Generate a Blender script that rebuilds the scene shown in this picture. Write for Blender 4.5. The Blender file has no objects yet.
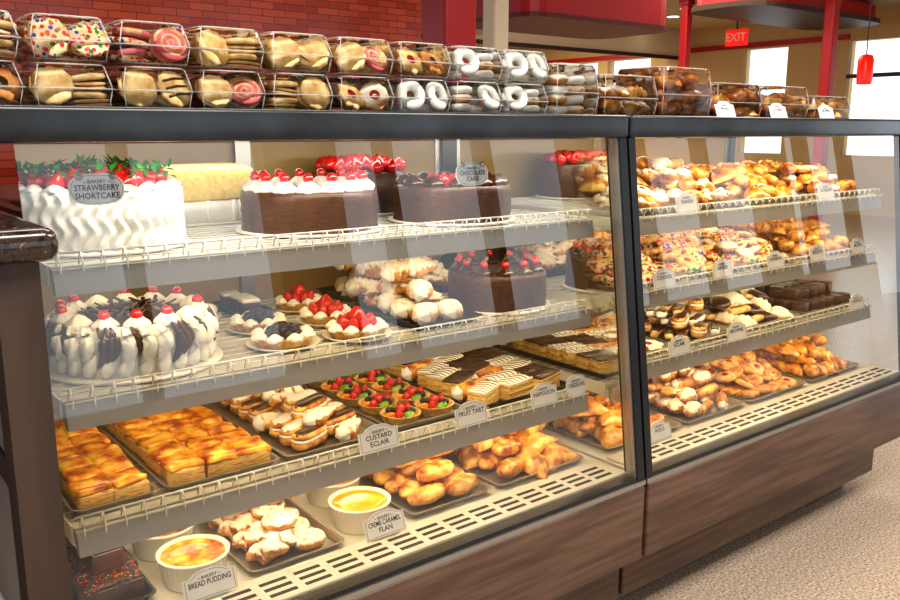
import bpy, math, random
from mathutils import Vector, Matrix, noise
R = random.Random(7)
pi = math.pi
sc = bpy.context.scene
sc.view_settings.view_transform = 'Standard'
try: sc.view_settings.look = 'Medium High Contrast'
except Exception as e: print('look not available', e)
sc.view_settings.exposure = -.12

def lin(c):
    c = c/255.0
    return c/12.92 if c <= .04045 else ((c+.055)/1.055)**2.4
def col(r, g, b): return (lin(r), lin(g), lin(b), 1)

# ------------------------------------------------------------ materials
def newmat(name):
    m = bpy.data.materials.new(name); m.use_nodes = True
    nt = m.node_tree
    return m, nt, nt.nodes['Principled BSDF']
def N(nt, t, **kw):
    n = nt.nodes.new(t)
    for k, v in kw.items():
        if k in n.inputs: n.inputs[k].default_value = v
        else: setattr(n, k, v)
    return n
def L(nt, a, b): nt.links.new(a, b)
def ramp(nt, fac, stops, const=False):
    r = nt.nodes.new('ShaderNodeValToRGB')
    e = r.color_ramp.elements
    while len(e) < len(stops): e.new(.5)
    for i, (p, c) in enumerate(stops):
        e[i].position = p; e[i].color = c
    if const: r.color_ramp.interpolation = 'CONSTANT'
    L(nt, fac, r.inputs[0]); return r
def plain(name, c, rough=.5, metal=0, **kw):
    m, nt, b = newmat(name)
    b.inputs['Base Color'].default_value = c
    b.inputs['Roughness'].default_value = rough
    b.inputs['Metallic'].default_value = metal
    for k, v in kw.items(): b.inputs[k].default_value = v
    return m
def noisy(name, stops, scale=60, rough=.55, bump=.3, bdist=.003, sugar=0, detail=4, stretch=None, coat=0):
    m, nt, b = newmat(name)
    tc = N(nt, 'ShaderNodeTexCoord')
    src = tc.outputs['Object']
    if stretch:
        mp = N(nt, 'ShaderNodeMapping'); mp.inputs['Scale'].default_value = stretch
        L(nt, src, mp.inputs[0]); src = mp.outputs[0]
    n = N(nt, 'ShaderNodeTexNoise', Scale=scale, Detail=detail)
    L(nt, src, n.inputs['Vector'])
    r = ramp(nt, n.outputs[0], stops)
    out = r.outputs[0]
    if sugar > 0:
        g = N(nt, 'ShaderNodeNewGeometry'); s = N(nt, 'ShaderNodeSeparateXYZ'); L(nt, g.outputs['Normal'], s.inputs[0])
        n2 = N(nt, 'ShaderNodeTexNoise', Scale=scale*1.3, Detail=6); L(nt, src, n2.inputs['Vector'])
        a = N(nt, 'ShaderNodeMath', operation='MULTIPLY_ADD'); L(nt, s.outputs[2], a.inputs[0]); a.inputs[1].default_value = .45; L(nt, n2.outputs[0], a.inputs[2])
        mr = N(nt, 'ShaderNodeMapRange'); L(nt, a.outputs[0], mr.inputs[0])
        mr.inputs[1].default_value = 1.0-sugar*.45; mr.inputs[2].default_value = 1.15-sugar*.45
        mx = N(nt, 'ShaderNodeMix', data_type='RGBA'); L(nt, mr.outputs[0], mx.inputs[0]); L(nt, out, mx.inputs[6]); mx.inputs[7].default_value = col(238, 226, 206)
        out = mx.outputs[2]
    L(nt, out, b.inputs['Base Color'])
    b.inputs['Roughness'].default_value = rough
    b.inputs['Coat Weight'].default_value = coat
    if bump:
        bp = N(nt, 'ShaderNodeBump', Strength=bump, Distance=bdist)
        n3 = N(nt, 'ShaderNodeTexNoise', Scale=scale*2.2, Detail=5); L(nt, src, n3.inputs['Vector'])
        L(nt, n3.outputs[0], bp.inputs['Height']); L(nt, bp.outputs[0], b.inputs['Normal'])
    return m
def sprinkled(name, base, dens=.42, scale=190):
    m, nt, b = newmat(name)
    tc = N(nt, 'ShaderNodeTexCoord')
    v = N(nt, 'ShaderNodeTexVoronoi', Scale=scale); L(nt, tc.outputs['Object'], v.inputs['Vector'])
    s = N(nt, 'ShaderNodeSeparateColor'); L(nt, v.outputs['Color'], s.inputs[0])
    cr = ramp(nt, s.outputs[0], [(0, col(214, 14, 24)), (.28, col(250, 180, 10)), (.4, col(10, 120, 40)), (.58, col(20, 70, 190)), (.74, col(220, 60, 130)), (.84, col(236, 80, 14))], True)
    lt = N(nt, 'ShaderNodeMath', operation='LESS_THAN'); L(nt, v.outputs['Distance'], lt.inputs[0]); lt.inputs[1].default_value = dens
    mx = N(nt, 'ShaderNodeMix', data_type='RGBA'); L(nt, lt.outputs[0], mx.inputs[0]); mx.inputs[6].default_value = base; L(nt, cr.outputs[0], mx.inputs[7])
    L(nt, mx.outputs[2], b.inputs['Base Color']); b.inputs['Roughness'].default_value = .45
    return m
def glassy(name, tint, ior=1.45, rough=.0, refl=(1, 1, 1, 1)):
    m = bpy.data.materials.new(name); m.use_nodes = True
    nt = m.node_tree; nt.nodes.remove(nt.nodes['Principled BSDF'])
    o = nt.nodes['Material Output']
    t = N(nt, 'ShaderNodeBsdfTransparent', Color=tint); g = N(nt, 'ShaderNodeBsdfGlossy', Roughness=rough, Color=refl)
    f = N(nt, 'ShaderNodeFresnel', IOR=ior); mx = N(nt, 'ShaderNodeMixShader')
    L(nt, f.outputs[0], mx.inputs[0]); L(nt, t.outputs[0], mx.inputs[1]); L(nt, g.outputs[0], mx.inputs[2]); L(nt, mx.outputs[0], o.inputs[0])
    return m
def emis(name, c, s):
    m, nt, b = newmat(name)
    b.inputs['Base Color'].default_value = c
    b.inputs['Emission Color'].default_value = c; b.inputs['Emission Strength'].default_value = s
    return m

M_gold = noisy('crust_golden', [(.34, col(138, 72, 20)), (.5, col(208, 142, 58)), (.64, col(238, 192, 108))], 36, .4, .4, coat=.15)
M_gold2 = noisy('crust_glazed', [(.36, col(126, 56, 12)), (.5, col(206, 124, 36)), (.66, col(242, 188, 82))], 28, .28, .35, coat=.4)
M_pale = noisy('crust_pale', [(.3, col(192, 140, 72)), (.55, col(226, 188, 120)), (.75, col(240, 212, 156))], 60, .6, .3)
M_sug = noisy('crust_sugared', [(.34, col(130, 68, 20)), (.52, col(200, 132, 56)), (.7, col(230, 180, 100))], 40, .6, .4, sugar=.9)
M_sug2 = noisy('crust_sugar_heavy', [(.3, col(156, 88, 30)), (.55, col(212, 152, 76)), (.75, col(232, 192, 122))], 40, .65, .4, sugar=1.12)
M_flaky = noisy('flaky_side', [(.35, col(176, 112, 44)), (.5, col(234, 198, 128)), (.65, col(200, 142, 68))], 40, .6, .5, stretch=(1, 1, 9))
M_choc = noisy('chocolate', [(.3, col(38, 18, 10)), (.7, col(74, 40, 22))], 30, .3, .12, coat=.3)
M_choccake = noisy('chocolate_frosting', [(.3, col(52, 26, 15)), (.7, col(90, 52, 31))], 60, .42, .3, stretch=(1, 1, 4))
M_shav = noisy('chocolate_shavings', [(.35, col(32, 15, 9)), (.6, col(88, 50, 30))], 130, .5, 1.0, bdist=.006)
M_cream = noisy('whipped_cream', [(.3, col(226, 221, 209)), (.7, col(240, 237, 229))], 30, .5, .15)
M_yellow = noisy('yellow_crumb', [(.3, col(232, 194, 96)), (.7, col(246, 224, 144))], 90, .7, .5)
M_cust = noisy('custard', [(.3, col(236, 146, 14)), (.7, col(250, 192, 44))], 20, .12, .05, coat=.5)
M_cust2 = noisy('baked_custard', [(.36, col(160, 72, 8)), (.49, col(230, 146, 24)), (.64, col(248, 202, 76))], 30, .25, .35, coat=.4)
M_red = plain('strawberry_red', col(190, 14, 18), .22, 0, **{'Coat Weight': .5})
M_cherry = plain('cherry_red', col(200, 10, 24), .12, 0, **{'Coat Weight': .8})
M_jam = plain('red_jam', col(164, 14, 18), .15, 0, **{'Coat Weight': .6})
M_green = plain('leaf_green', col(44, 108, 30), .45)
M_kiwi = noisy('kiwi_green', [(.35, col(90, 150, 30)), (.7, col(170, 205, 80))], 90, .25, 0)
M_blue = plain('blueberry', col(30, 26, 52), .35)
M_black = plain('blackberry', col(24, 14, 26), .3)
M_orange = plain('orange_fruit', col(240, 140, 30), .3)
M_spr = sprinkled('rainbow_sprinkles', col(236, 214, 168), .46, 125)
M_spr2 = sprinkled('rainbow_sprinkles_large', col(236, 210, 156), .52, 92)
M_sprch = sprinkled('sprinkles_on_chocolate', col(46, 24, 15), .34, 190)
M_ceram = plain('white_ceramic', col(232, 228, 218), .2, 0, **{'Coat Weight': .4})
M_tray = plain('steel_tray', col(170, 166, 158), .3, .7)
M_traywhite = plain('white_tray', col(226, 220, 208), .4)
M_trayblack = plain('black_tray', col(28, 26, 26), .3)
M_white = plain('white_enamel', col(214, 210, 201), .35)
M_wire = plain('white_wire', col(234, 230, 220), .3)
M_shelf = noisy('shelf_enamel', [(.3, col(164, 159, 148)), (.7, col(188, 183, 172))], 6, .35, 0)
M_rail = plain('price_rail', col(160, 158, 154), .35)
M_blk = plain('black_frame', col(24, 26, 30), .28)
M_slab = noisy('case_top_slab', [(.3, col(27, 31, 35)), (.7, col(48, 54, 60))], 8, .25, 0)
M_alu = plain('brushed_aluminium', col(170, 168, 164), .35, .9)
M_slot = plain('vent_black', col(12, 12, 12), .6)
M_wood = noisy('walnut_laminate', [(.3, col(64, 46, 36)), (.5, col(86, 64, 51)), (.7, col(106, 82, 67))], 3.5, .42, .05, stretch=(1, 6, 14), detail=6)
M_wood2 = noisy('walnut_dark', [(.3, col(48, 35, 29)), (.7, col(72, 55, 46))], 3, .45, .05, stretch=(6, 6, 1), detail=6)
M_kick = plain('kick_grey', col(134, 124, 114), .4, .2)
M_glass = glassy('case_glass', (.975, .985, .975, 1), 1.72)
M_glassE = glassy('case_end_glass', (.95, .97, .95, 1), 1.45)
M_plast = glassy('clear_plastic', (.975, .98, .98, 1), 1.5, .05)
m, nt, b0 = newmat('rim_highlight'); b0.inputs['Base Color'].default_value = (.9, .92, .93, 1); b0.inputs['Alpha'].default_value = .35; b0.inputs['Roughness'].default_value = .15  # whitish tint paints the highlight along the clear plastic edges
M_rim = m
M_paper = plain('label_card', col(250, 250, 250), .45)
M_ink = plain('label_ink', col(20, 20, 24), .6)
M_stem = plain('label_clip', col(215, 215, 215), .3, .3)
M_back = noisy('sliding_door_tan', [(.3, col(160, 130, 82)), (.7, col(186, 156, 104))], 2, .3, 0)

# ------------------------------------------------------------ mesh builder
class MB:
    def __init__(s): s.v = []; s.f = []; s.m = []; s.s = []; s.mats = []
    def mi(s, m):
        if m not in s.mats: s.mats.append(m)
        return s.mats.index(m)
    def add(s, vs, fs, mat, M=None, smooth=True, fm=None):
        o = len(s.v)
        if M is None: s.v += [Vector(v) for v in vs]
        else: s.v += [M @ Vector(v) for v in vs]
        k = s.mi(mat) if fm is None else 0
        for i, f in enumerate(fs):
            s.f.append([a+o for a in f]); s.m.append(k if fm is None else s.mi(fm[i])); s.s.append(smooth)
    def obj(s, name, loc=(0, 0, 0), parent=None, rot=0):
        me = bpy.data.meshes.new(name)
        me.from_pydata([tuple(v) for v in s.v], [], s.f)
        for m in s.mats: me.materials.append(m)
        me.polygons.foreach_set('material_index', s.m); me.polygons.foreach_set('use_smooth', s.s)
        me.update()
        o = bpy.data.objects.new(name, me); sc.collection.objects.link(o)
        o.location = loc; o.rotation_euler = (0, 0, rot)
        if parent: o.parent = parent
        return o
def T(x=0, y=0, z=0, rz=0, rx=0, ry=0, s=1):
    return Matrix.Translation((x, y, z)) @ Matrix.Rotation(rz, 4, 'Z') @ Matrix.Rotation(ry, 4, 'Y') @ Matrix.Rotation(rx, 4, 'X') @ Matrix.Diagonal((s, s, s, 1))
def empty(name, loc=(0, 0, 0)):
    e = bpy.data.objects.new(name, None); sc.collection.objects.link(e); e.location = loc; e.empty_display_size = .1
    return e
def box(mb, mat, x0, x1, y0, y1, z0, z1, M=None):
    v = [(x, y, z) for z in (z0, z1) for y in (y0, y1) for x in (x0, x1)]
    f = [(0, 2, 3, 1), (4, 5, 7, 6), (0, 1, 5, 4), (2, 6, 7, 3), (0, 4, 6, 2), (1, 3, 7, 5)]
    mb.add(v, f, mat, M, False)
def rbox(mb, mat, sx, sy, sz, r, M=None, topmat=None, wob=0, seed=0):
    """rounded box, base at z=0"""
    r = min(r, sx*.49, sy*.49, sz*.49)
    H = (sx/2, sy/2, sz/2)
    ax = [[-h, -h+r*.45, -h+r, 0, h-r, h-r*.45, h] for h in H]
    idx = {}; vs = []; fs = []; fm = []
    def vid(p):
        k = tuple(round(a, 6) for a in p)
        if k in idx: return idx[k]
        q = Vector([max(-H[i]+r, min(H[i]-r, p[i])) for i in range(3)])
        d = Vector(p)-q
        w = q+d.normalized()*r if d.length > 1e-9 else q
        if wob: w = w+noise.noise_vector(w*30+Vector((seed, 0, 0)))*wob
        idx[k] = len(vs); vs.append((w.x, w.y, w.z+H[2])); return idx[k]
    for a in range(3):
        b, c = (a+1) % 3, (a+2) % 3
        for sgn in (-1, 1):
            for i in range(6):
                for j in range(6):
                    ps = []
                    for (u, w) in ((i, j), (i+1, j), (i+1, j+1), (i, j+1)):
                        p = [0, 0, 0]; p[a] = sgn*H[a]; p[b] = ax[b][u]; p[c] = ax[c][w]; ps.append(vid(p))
                    if sgn < 0: ps = ps[::-1]
                    fs.append(ps); fm.append(topmat if (topmat and a == 2 and sgn > 0) else mat)
    mb.add(vs, fs, mat, M, True, fm)
def lathe(mb, mat, prof, seg=20, M=None, mod=None, mats=None, smooth=True):
    vs = []; fs = []; fm = []
    n = len(prof)
    for i, (r, z) in enumerate(prof):
        r = max(r, 1e-5)
        for k in range(seg):
            a = 2*pi*k/seg; rr = r; zz = z
            if mod:
                rr, zz = mod(a, r, z, i)
            vs.append((rr*math.cos(a), rr*math.sin(a), zz))
    for i in range(n-1):
        for k in range(seg):
            k2 = (k+1) % seg
            fs.append((i*seg+k, i*seg+k2, (i+1)*seg+k2, (i+1)*seg+k)); fm.append(mats[i] if mats else mat)
    mb.add(vs, fs, mat, M, smooth, fm)
def tube(mb, mat, path, rad, seg=10, M=None, flat=1.0, matfn=None):
    vs = []; fs = []; fm = []
    n = len(path); P = [Vector(p) for p in path]
    for i in range(n):
        t = (P[min(i+1, n-1)]-P[max(i-1, 0)]).normalized()
        up = Vector((0, 0, 1)) if abs(t.z) < .9 else Vector((0, 1, 0))
        sd = t.cross(up).normalized(); u2 = sd.cross(t).normalized()
        for k in range(seg):
            a = 2*pi*k/seg
            r = rad(i/(n-1), a) if callable(rad) else rad
            vs.append(P[i]+sd*math.cos(a)*r+u2*math.sin(a)*r*flat)
    for i in range(n-1):
        for k in range(seg):
            k2 = (k+1) % seg
            fs.append((i*seg+k, (i+1)*seg+k, (i+1)*seg+k2, i*seg+k2))
            fm.append(matfn(i/(n-1), 2*pi*(k+.5)/seg) if matfn else mat)
    fs.append(list(range(seg))); fm.append(mat)
    fs.append([(n-1)*seg+k for k in range(seg)][::-1]); fm.append(mat)
    mb.add(vs, fs, mat, M, True, fm)
def ball(mb, mat, r, M=None, sz=1, nu=10, nv=7, amp=0, seed=0, sx=1, sy=1):
    vs = []; fs = []
    for i in range(nv+1):
        ph = pi*i/nv
        for k in range(nu):
            a = 2*pi*k/nu
            p = Vector((math.sin(ph)*math.cos(a), math.sin(ph)*math.sin(a), -math.cos(ph)))
            rr = r*(1+(amp*noise.noise(p*2.2+Vector((seed*3.1, seed, 0))) if amp else 0))
            vs.append((p.x*rr*sx, p.y*rr*sy, p.z*rr*sz))
    for i in range(nv):
        for k in range(nu):
            k2 = (k+1) % nu
            fs.append((i*nu+k, i*nu+k2, (i+1)*nu+k2, (i+1)*nu+k))
    mb.add(vs, fs, mat, M)
def loft(mb, mat, levels, M=None, cs=4, capb=True, capt=True, smooth=True, mats=None):
    """levels: (z, hx, hy, cornerR)"""
    vs = []; fs = []; fm = []; n = 4*(cs+1)
    for (z, hx, hy, r) in levels:
        r = min(r, hx*.99, hy*.99)
        for q, (sx, sy) in enumerate(((1, 1), (-1, 1), (-1, -1), (1, -1))):
            for k in range(cs+1):
                a = q*pi/2+k/cs*pi/2
                vs.append((sx*(hx-r)+r*math.cos(a), sy*(hy-r)+r*math.sin(a), z))
    for i in range(len(levels)-1):
        for k in range(n):
            k2 = (k+1) % n
            fs.append((i*n+k, i*n+k2, (i+1)*n+k2, (i+1)*n+k)); fm.append(mats[i] if mats else mat)
    if capb: fs.append(list(range(n))[::-1]); fm.append(mat)
    if capt: fs.append([(len(levels)-1)*n+k for k in range(n)]); fm.append(mat)
    mb.add(vs, fs, mat, M, smooth, fm)

# ------------------------------------------------------------ small food parts
def rosette(mb, mat, r, M, h=.85):
    prof = [(r*.95, 0), (r*1.08, r*.25*h), (r*.98, r*.5*h), (r*.78, r*.72*h), (r*.62, r*.85*h), (r*.42, r*1.08*h), (r*.2, r*1.2*h), (0, r*1.26*h)]
    lathe(mb, mat, prof, 20, M, lambda a, q, z, i: (q*(1+.13*math.cos(6*a+z/r*2.4)), z))
def cherry(mb, r, M, stem=False):
    ball(mb, M_cherry, r, M @ T(0, 0, r*.8), .92, 10, 7)
    if stem: tube(mb, M_green, [(0, 0, r*1.5), (r*.3, 0, r*2.4), (r*.9, 0, r*3.1)], r*.09, 5, M)
def strawberry(mb, r, M, leaf=False):
    prof = [(0, 0), (r*.75, r*.1), (r, r*.5), (r*.8, r*1.1), (r*.42, r*1.6), (0, r*1.9)]
    lathe(mb, M_red, prof, 10, M, lambda a, q, z, i: (q*(1+.06*math.cos(3*a)), z))
    if leaf:
        for k in range(5):
            a = k*2*pi/5
            mb.add([(0, 0, -.0005), (r*.5*math.cos(a-.3), r*.5*math.sin(a-.3), -.001), (r*1.2*math.cos(a), r*1.2*math.sin(a), r*.2), (r*.5*math.cos(a+.3), r*.5*math.sin(a+.3), -.001)], [(0, 1, 2, 3)], M_green, M)
def leafm(mb, r, M):
    mb.add([(0, 0, 0), (r*.5, -r*.35, r*.15), (r*1.3, 0, 0), (r*.5, r*.35, r*.15), (r*.6, 0, 0)], [(0, 1, 4), (1, 2, 4), (2, 3, 4), (3, 0, 4)], M_green, M)

def i_croissant(mb, M, r, mat=M_gold, Ln=.11, Rr=.026, bend=.9, rid=6):
    n = 22; P = []
    Ln *= r.uniform(.9, 1.1); bend *= r.uniform(.5, 1.3)
    rad = Ln/max(bend, .01)
    for i in range(n+1):
        a = (i/n-.5)*bend
        P.append((math.sin(a)*rad, (1-math.cos(a))*-rad, Rr*.8))
    ph = r.random()
    def rf(t, a):
        e = max(0, math.sin(pi*t))**.62
        saw = ((abs(t-.5)*2*rid*.5+ph*.1) % 1)
        return Rr*(.12+.95*e*(.74+.38*saw))*(1+.04*math.sin(a*3+t*20))
    tube(mb, mat, P, rf, 10, M, .8)
def i_twist(mb, M, r, mat=M_sug, Ln=.12, Rr=.024):
    n = 26; P = [((i/n-.5)*Ln, .006*math.sin(i*.5), Rr*.8) for i in range(n+1)]
    tube(mb, mat, P, lambda t, a: Rr*(.25+.8*max(0, math.sin(pi*t))**.45)*(1+.27*math.cos(3*a+t*15)), 15, M, .8)
def i_roll(mb, M, r, mat=M_gold, Ln=.1, Rr=.026):
    n = 16; P = [((i/n-.5)*Ln, 0, Rr*.78) for i in range(n+1)]
    s = r.random()*9
    def rf(t, a):
        e = max(0, 1-abs(2*t-1)**2.6)**.6
        sl = .2*math.exp(-((math.sin(t*pi*4+.4*math.cos(a)))/.3)**2) if math.sin(a) > .2 else 0
        return Rr*(.1+.92*e)*(1-sl)*(1+.14*noise.noise(Vector((t*3, a, s))))
    tube(mb, mat, P, rf, 12, M, .72)
def i_square(mb, M, r, top=M_gold2, side=M_flaky, s=.07, h=.03):
    rbox(mb, side, s, s*.94, h*.8, .006, M, None, .003, r.random()*50)
    rbox(mb, top, s*.97, s*.91, h*.42, .008, M @ T(0, 0, h*.66), None, .008, r.random()*50)
def i_biscotti(mb, M, r, mat=M_pale, Ln=.1, w=.026, top=None):
    rbox(mb, mat, Ln, w, .02, .009, M, None, .003, r.random()*50)
    if top: rbox(mb, top, Ln*.9, w*.9, .008, .004, M @ T(0, 0, .015), None, .002, r.random()*50)
def i_eclair(mb, M, r, Ln=.12, top=M_choc, Rr=.022):
    n = 14; P = [((i/n-.5)*Ln, 0, Rr*.6) for i in range(n+1)]
    cap = lambda t: max(0, 1-abs(2*t-1)**4)**.5
    tube(mb, M_gold, P, lambda t, a: Rr*(.08+cap(t)), 12, M, .6)
    P2 = [(p[0], 0, Rr*1.0) for p in P]
    tube(mb, M_cream, P2, lambda t, a: Rr*(.08+.96*cap(t))*(1+.07*math.sin(t*50)), 12, M, .35)
    P3 = [(p[0], 0, Rr*1.35) for p in P]
    tube(mb, M_gold, P3, lambda t, a: Rr*(.08+.93*cap(t)), 12, M, .5)
    P4 = [(p[0]*.93, 0, Rr*1.55) for p in P]
    tube(mb, top, P4, lambda t, a: Rr*(.08+.74*cap(t)), 12, M, .42)
def tartshell(mb, M, rr, h, fill, shell=M_pale):
    lathe(mb, shell, [(0, 0), (rr*.78, 0), (rr*.98, h), (rr*1.02, h*1.05), (rr*.9, h*1.02), (rr*.86, h*.8), (0, h*.85)], 40, M,
          lambda a, q, z, i: (q*(1+(.035*math.cos(20*a) if 1 <= i <= 4 else 0)), z), [shell]*5+[fill])
def i_tart(mb, M, r, kind='fruit', rr=.05):
    h = .02
    tartshell(mb, M, rr, h, M_cust if kind == 'fruit' else M_cream)
    if kind == 'fruit':
        for k in range(7):
            a = k*2*pi/7+.3
            x, y = rr*.58*math.cos(a), rr*.58*math.sin(a)
            c = k % 4
            if c == 0: strawberry(mb, rr*.22, M @ T(x, y, h*.85, rz=a, ry=.3))
            elif c == 1: lathe(mb, M_kiwi, [(0, 0), (rr*.27, 0), (rr*.27, .004), (rr*.1, .0055), (0, .0055)], 12, M @ T(x, y, h*.95, rx=.3, rz=a))
            elif c == 2: ball(mb, M_blue, rr*.17, M @ T(x, y, h*1.1)); ball(mb, M_black, rr*.15, M @ T(x*.6, y*.6, h*1.15))
            else: ball(mb, M_orange, rr*.24, M @ T(x, y, h*.95, rz=a), .45, sx=1.2, sy=.7)
        strawberry(mb, rr*.27, M @ T(0, 0, h*.95))
    elif kind == 'berry':
        for k in range(8):
            a = k*2*pi/8; rosette(mb, M_cream, rr*.24, M @ T(rr*.8*math.cos(a), rr*.8*math.sin(a), h*.8))
        for k in range(19):
            a = k*2.4; q = rr*.5*math.sqrt(k/19)
            ball(mb, M_blue if k % 3 else M_black, rr*.16, M @ T(q*math.cos(a), q*math.sin(a), h*1.1+rr*.24*(1-k/19)), 1, 8, 6)
    else:
        for k in range(8):
            a = k*2*pi/8; rosette(mb, M_cream, rr*.24, M @ T(rr*.8*math.cos(a), rr*.8*math.sin(a), h*.8))
        for k in range(9):
            a = k*2*pi/8; q = 0 if k == 8 else rr*.4
            strawberry(mb, rr*(.32 if k == 8 else .24), M @ T(q*math.cos(a), q*math.sin(a), h*(1.3 if k == 8 else .9), rz=a, ry=.4 if k < 8 else 0))
def i_cookie(mb, M, r, mat=M_pale, rr=.034, h=.011, jam=False, choc=False, flower=False, dot=None):
    am = .12 if flower else .035; fq = 8 if flower else 11
    lathe(mb, mat, [(0, 0), (rr*.9, 0), (rr, h*.35), (rr*.93, h*.75), (rr*.6, h), (0, h*1.05 if not flower else h*.7)], 32 if flower else 22, M, lambda a, q, z, i: (q*(1+am*math.cos(fq*a)), z))
    if jam: ball(mb, dot or M_jam, rr*.36, M @ T(0, 0, h*(.8 if flower else 1)), .3)
    if choc:
        for k in (-1, 0, 1):
            tube(mb, M_choc, [(-rr*.7, k*rr*.42, h*.9), (0, k*rr*.42+.002, h*1.12), (rr*.7, k*rr*.42, h*.9)], rr*.07, 5, M)
def i_pinwheel(mb, M, r, rr=.03, h=.01, a=None, c=None):
    P = []
    for i in range(41):
        t = i/40; an = t*5*pi; q = rr*(.08+.82*t); P.append((q*math.cos(an), q*math.sin(an), h*.55))
    lathe(mb, a or M_choc, [(0, 0), (rr*.92, 0), (rr*.92, h*.9), (0, h*.9)], 20, M)
    tube(mb, c or M_pale, P, rr*.1, 6, M, 1.6)
def i_donut(mb, M, r, mat=M_cream, rr=.026, q=.013):
    vs = []; fs = []; a1, b1 = 20, 10
    for i in range(a1):
        for k in range(b1):
            a = 2*pi*i/a1; b = 2*pi*k/b1
            vs.append(((rr+q*math.cos(b))*math.cos(a), (rr+q*math.cos(b))*math.sin(a), q*.9+q*.85*math.sin(b)))
            fs.append((i*b1+k, ((i+1) % a1)*b1+k, ((i+1) % a1)*b1+(k+1) % b1, i*b1+(k+1) % b1))
    mb.add(vs, fs, mat, M)
def i_sandwich(mb, M, r, mat=M_pale, rr=.034):
    i_cookie(mb, M, r, mat, rr, .006)
    lathe(mb, M_jam if r.random() < .5 else M_choc, [(0, .005), (rr*.88, .005), (rr*.88, .0075), (0, .0075)], 16, M)
    i_cookie(mb, M @ T(0, 0, .007), r, mat, rr, .006)
def i_napoleon(mb, M, r, Ln=.1, w=.05, top=M_cream):
    z = 0
    for k in range(5):
        h = .008 if k % 2 == 0 else .007
        rbox(mb, M_flaky if k % 2 == 0 else M_yellow, Ln*(1 if k % 2 == 0 else .97), w*(1 if k % 2 == 0 else .95), h, .002, M @ T(0, 0, z)); z += h
    rbox(mb, top, Ln*.99, w*.98, .005, .002, M @ T(0, 0, z)); z += .005
    for k in range(6):
        x = -Ln*.42+k*Ln*.168
        tube(mb, M_choc, [(x-.004, -w*.45, z), (x+.006, 0, z), (x-.004, w*.45, z)], .0014, 5, M)
def i_puff(mb, M, r, rr=.04, mat=M_sug2):
    s = r.random()*30
    ball(mb, M_gold, rr, M @ T(0, 0, rr*.42), .5, 14, 8, .4, s)
    for k in range(7):
        a = k*2*pi/7; ball(mb, M_cream, rr*.3, M @ T(rr*.68*math.cos(a), rr*.68*math.sin(a), rr*.72), .7, 8, 6)
    ball(mb, mat, rr*.95, M @ T(0, 0, rr*1.02), .48, 16, 9, .6, s+4)
def i_danish(mb, M, r, rr=.045, mat=M_sug, center=None):
    P = []; n = 40
    for i in range(n+1):
        t = i/n; a = t*4.4*pi; q = rr*(.12+.72*t)
        P.append((q*math.cos(a), q*math.sin(a), rr*.3+rr*.22*(1-t)))
    tube(mb, mat, P, lambda t, a: rr*.24*(1-.5*max(0, t-.9)*10), 8, M, 1.1)
    if center: ball(mb, center, rr*.3, M @ T(0, 0, rr*.62), .4)
def i_cannoli(mb, M, r, Ln=.1, Rr=.016):
    n = 14; P = [((i/n-.5)*Ln, 0, Rr) for i in range(n+1)]
    tube(mb, M_gold2, P, lambda t, a: Rr*(1+.07*math.sin(a*2+t*14)), 12, M)
    for s in (-1, 1): rosette(mb, M_cream, Rr*.82, M @ T(s*Ln*.49, 0, Rr, ry=s*pi/2))
def i_lobster(mb, M, r, Ln=.1, Rr=.033, mat=M_sug2):
    """cream horn: ridged cone of flaky layers with cream in its mouth"""
    n = 26; P = [((i/n-.5)*Ln, 0, Rr*.75) for i in range(n+1)]
    tube(mb, mat, P, lambda t, a: Rr*(.18+.85*(1-t)**.75*min(1, .5+t*5))*(.86+.26*((t*7) % 1)), 12, M, .78)
    rosette(mb, M_cream, Rr*.62, M @ T(-Ln*.47, 0, Rr*.75, ry=-pi/2))
def i_turnover(mb, M, r, s=.075, mat=M_gold2):
    h = s*.36; n = 10; vs = []; fs = []
    s *= r.uniform(.88, 1.1)
    for i in range(n+1):
        for j in range(n+1):
            u = i/n; v = j/n
            x = (u-.5)*s*1.3*(1-v*.75); y = (v-.4)*s
            e = (max(0, min(1, 4*u*(1-u))))**.6*(max(0, min(1, 4*v*(1-v))))**.5
            z = .004+h*e*(1+.18*math.sin(v*26))
            vs.append((x, y, z))
    m = len(vs); vs += [(a, b, 0) for (a, b, c) in vs]
    for i in range(n):
        for j in range(n):
            a = i*(n+1)+j; fs.append((a, a+n+1, a+n+2, a+1)); fs.append((a+m, a+1+m, a+n+2+m, a+n+1+m))
    for i in range(n):
        for (a, b) in (((i)*(n+1), (i+1)*(n+1)), ((i+1)*(n+1)+n, i*(n+1)+n), (i+1, i), (n*(n+1)+i, n*(n+1)+i+1)):
            fs.append((a, a+m, b+m, b))
    mb.add(vs, fs, mat, M)
def i_brownie(mb, M, r, s=.055, h=.045, top=M_sprch):
    rbox(mb, M_choc, s, s, h, .004, M, None, .002, r.random()*9)
    rbox(mb, top, s*.98, s*.98, .01, .004, M @ T(0, 0, h-.003))

def tray(mb, hx, hy, mat, lip=.014):
    loft(mb, mat, [(0, hx-.012, hy-.012, .012), (lip, hx-.003, hy-.003, .016), (lip, hx, hy, .016), (lip+.0015, hx, hy, .016), (lip+.0015, hx-.005, hy-.005, .014), (.003, hx-.014, hy-.014, .012)], smooth=False)

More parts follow.
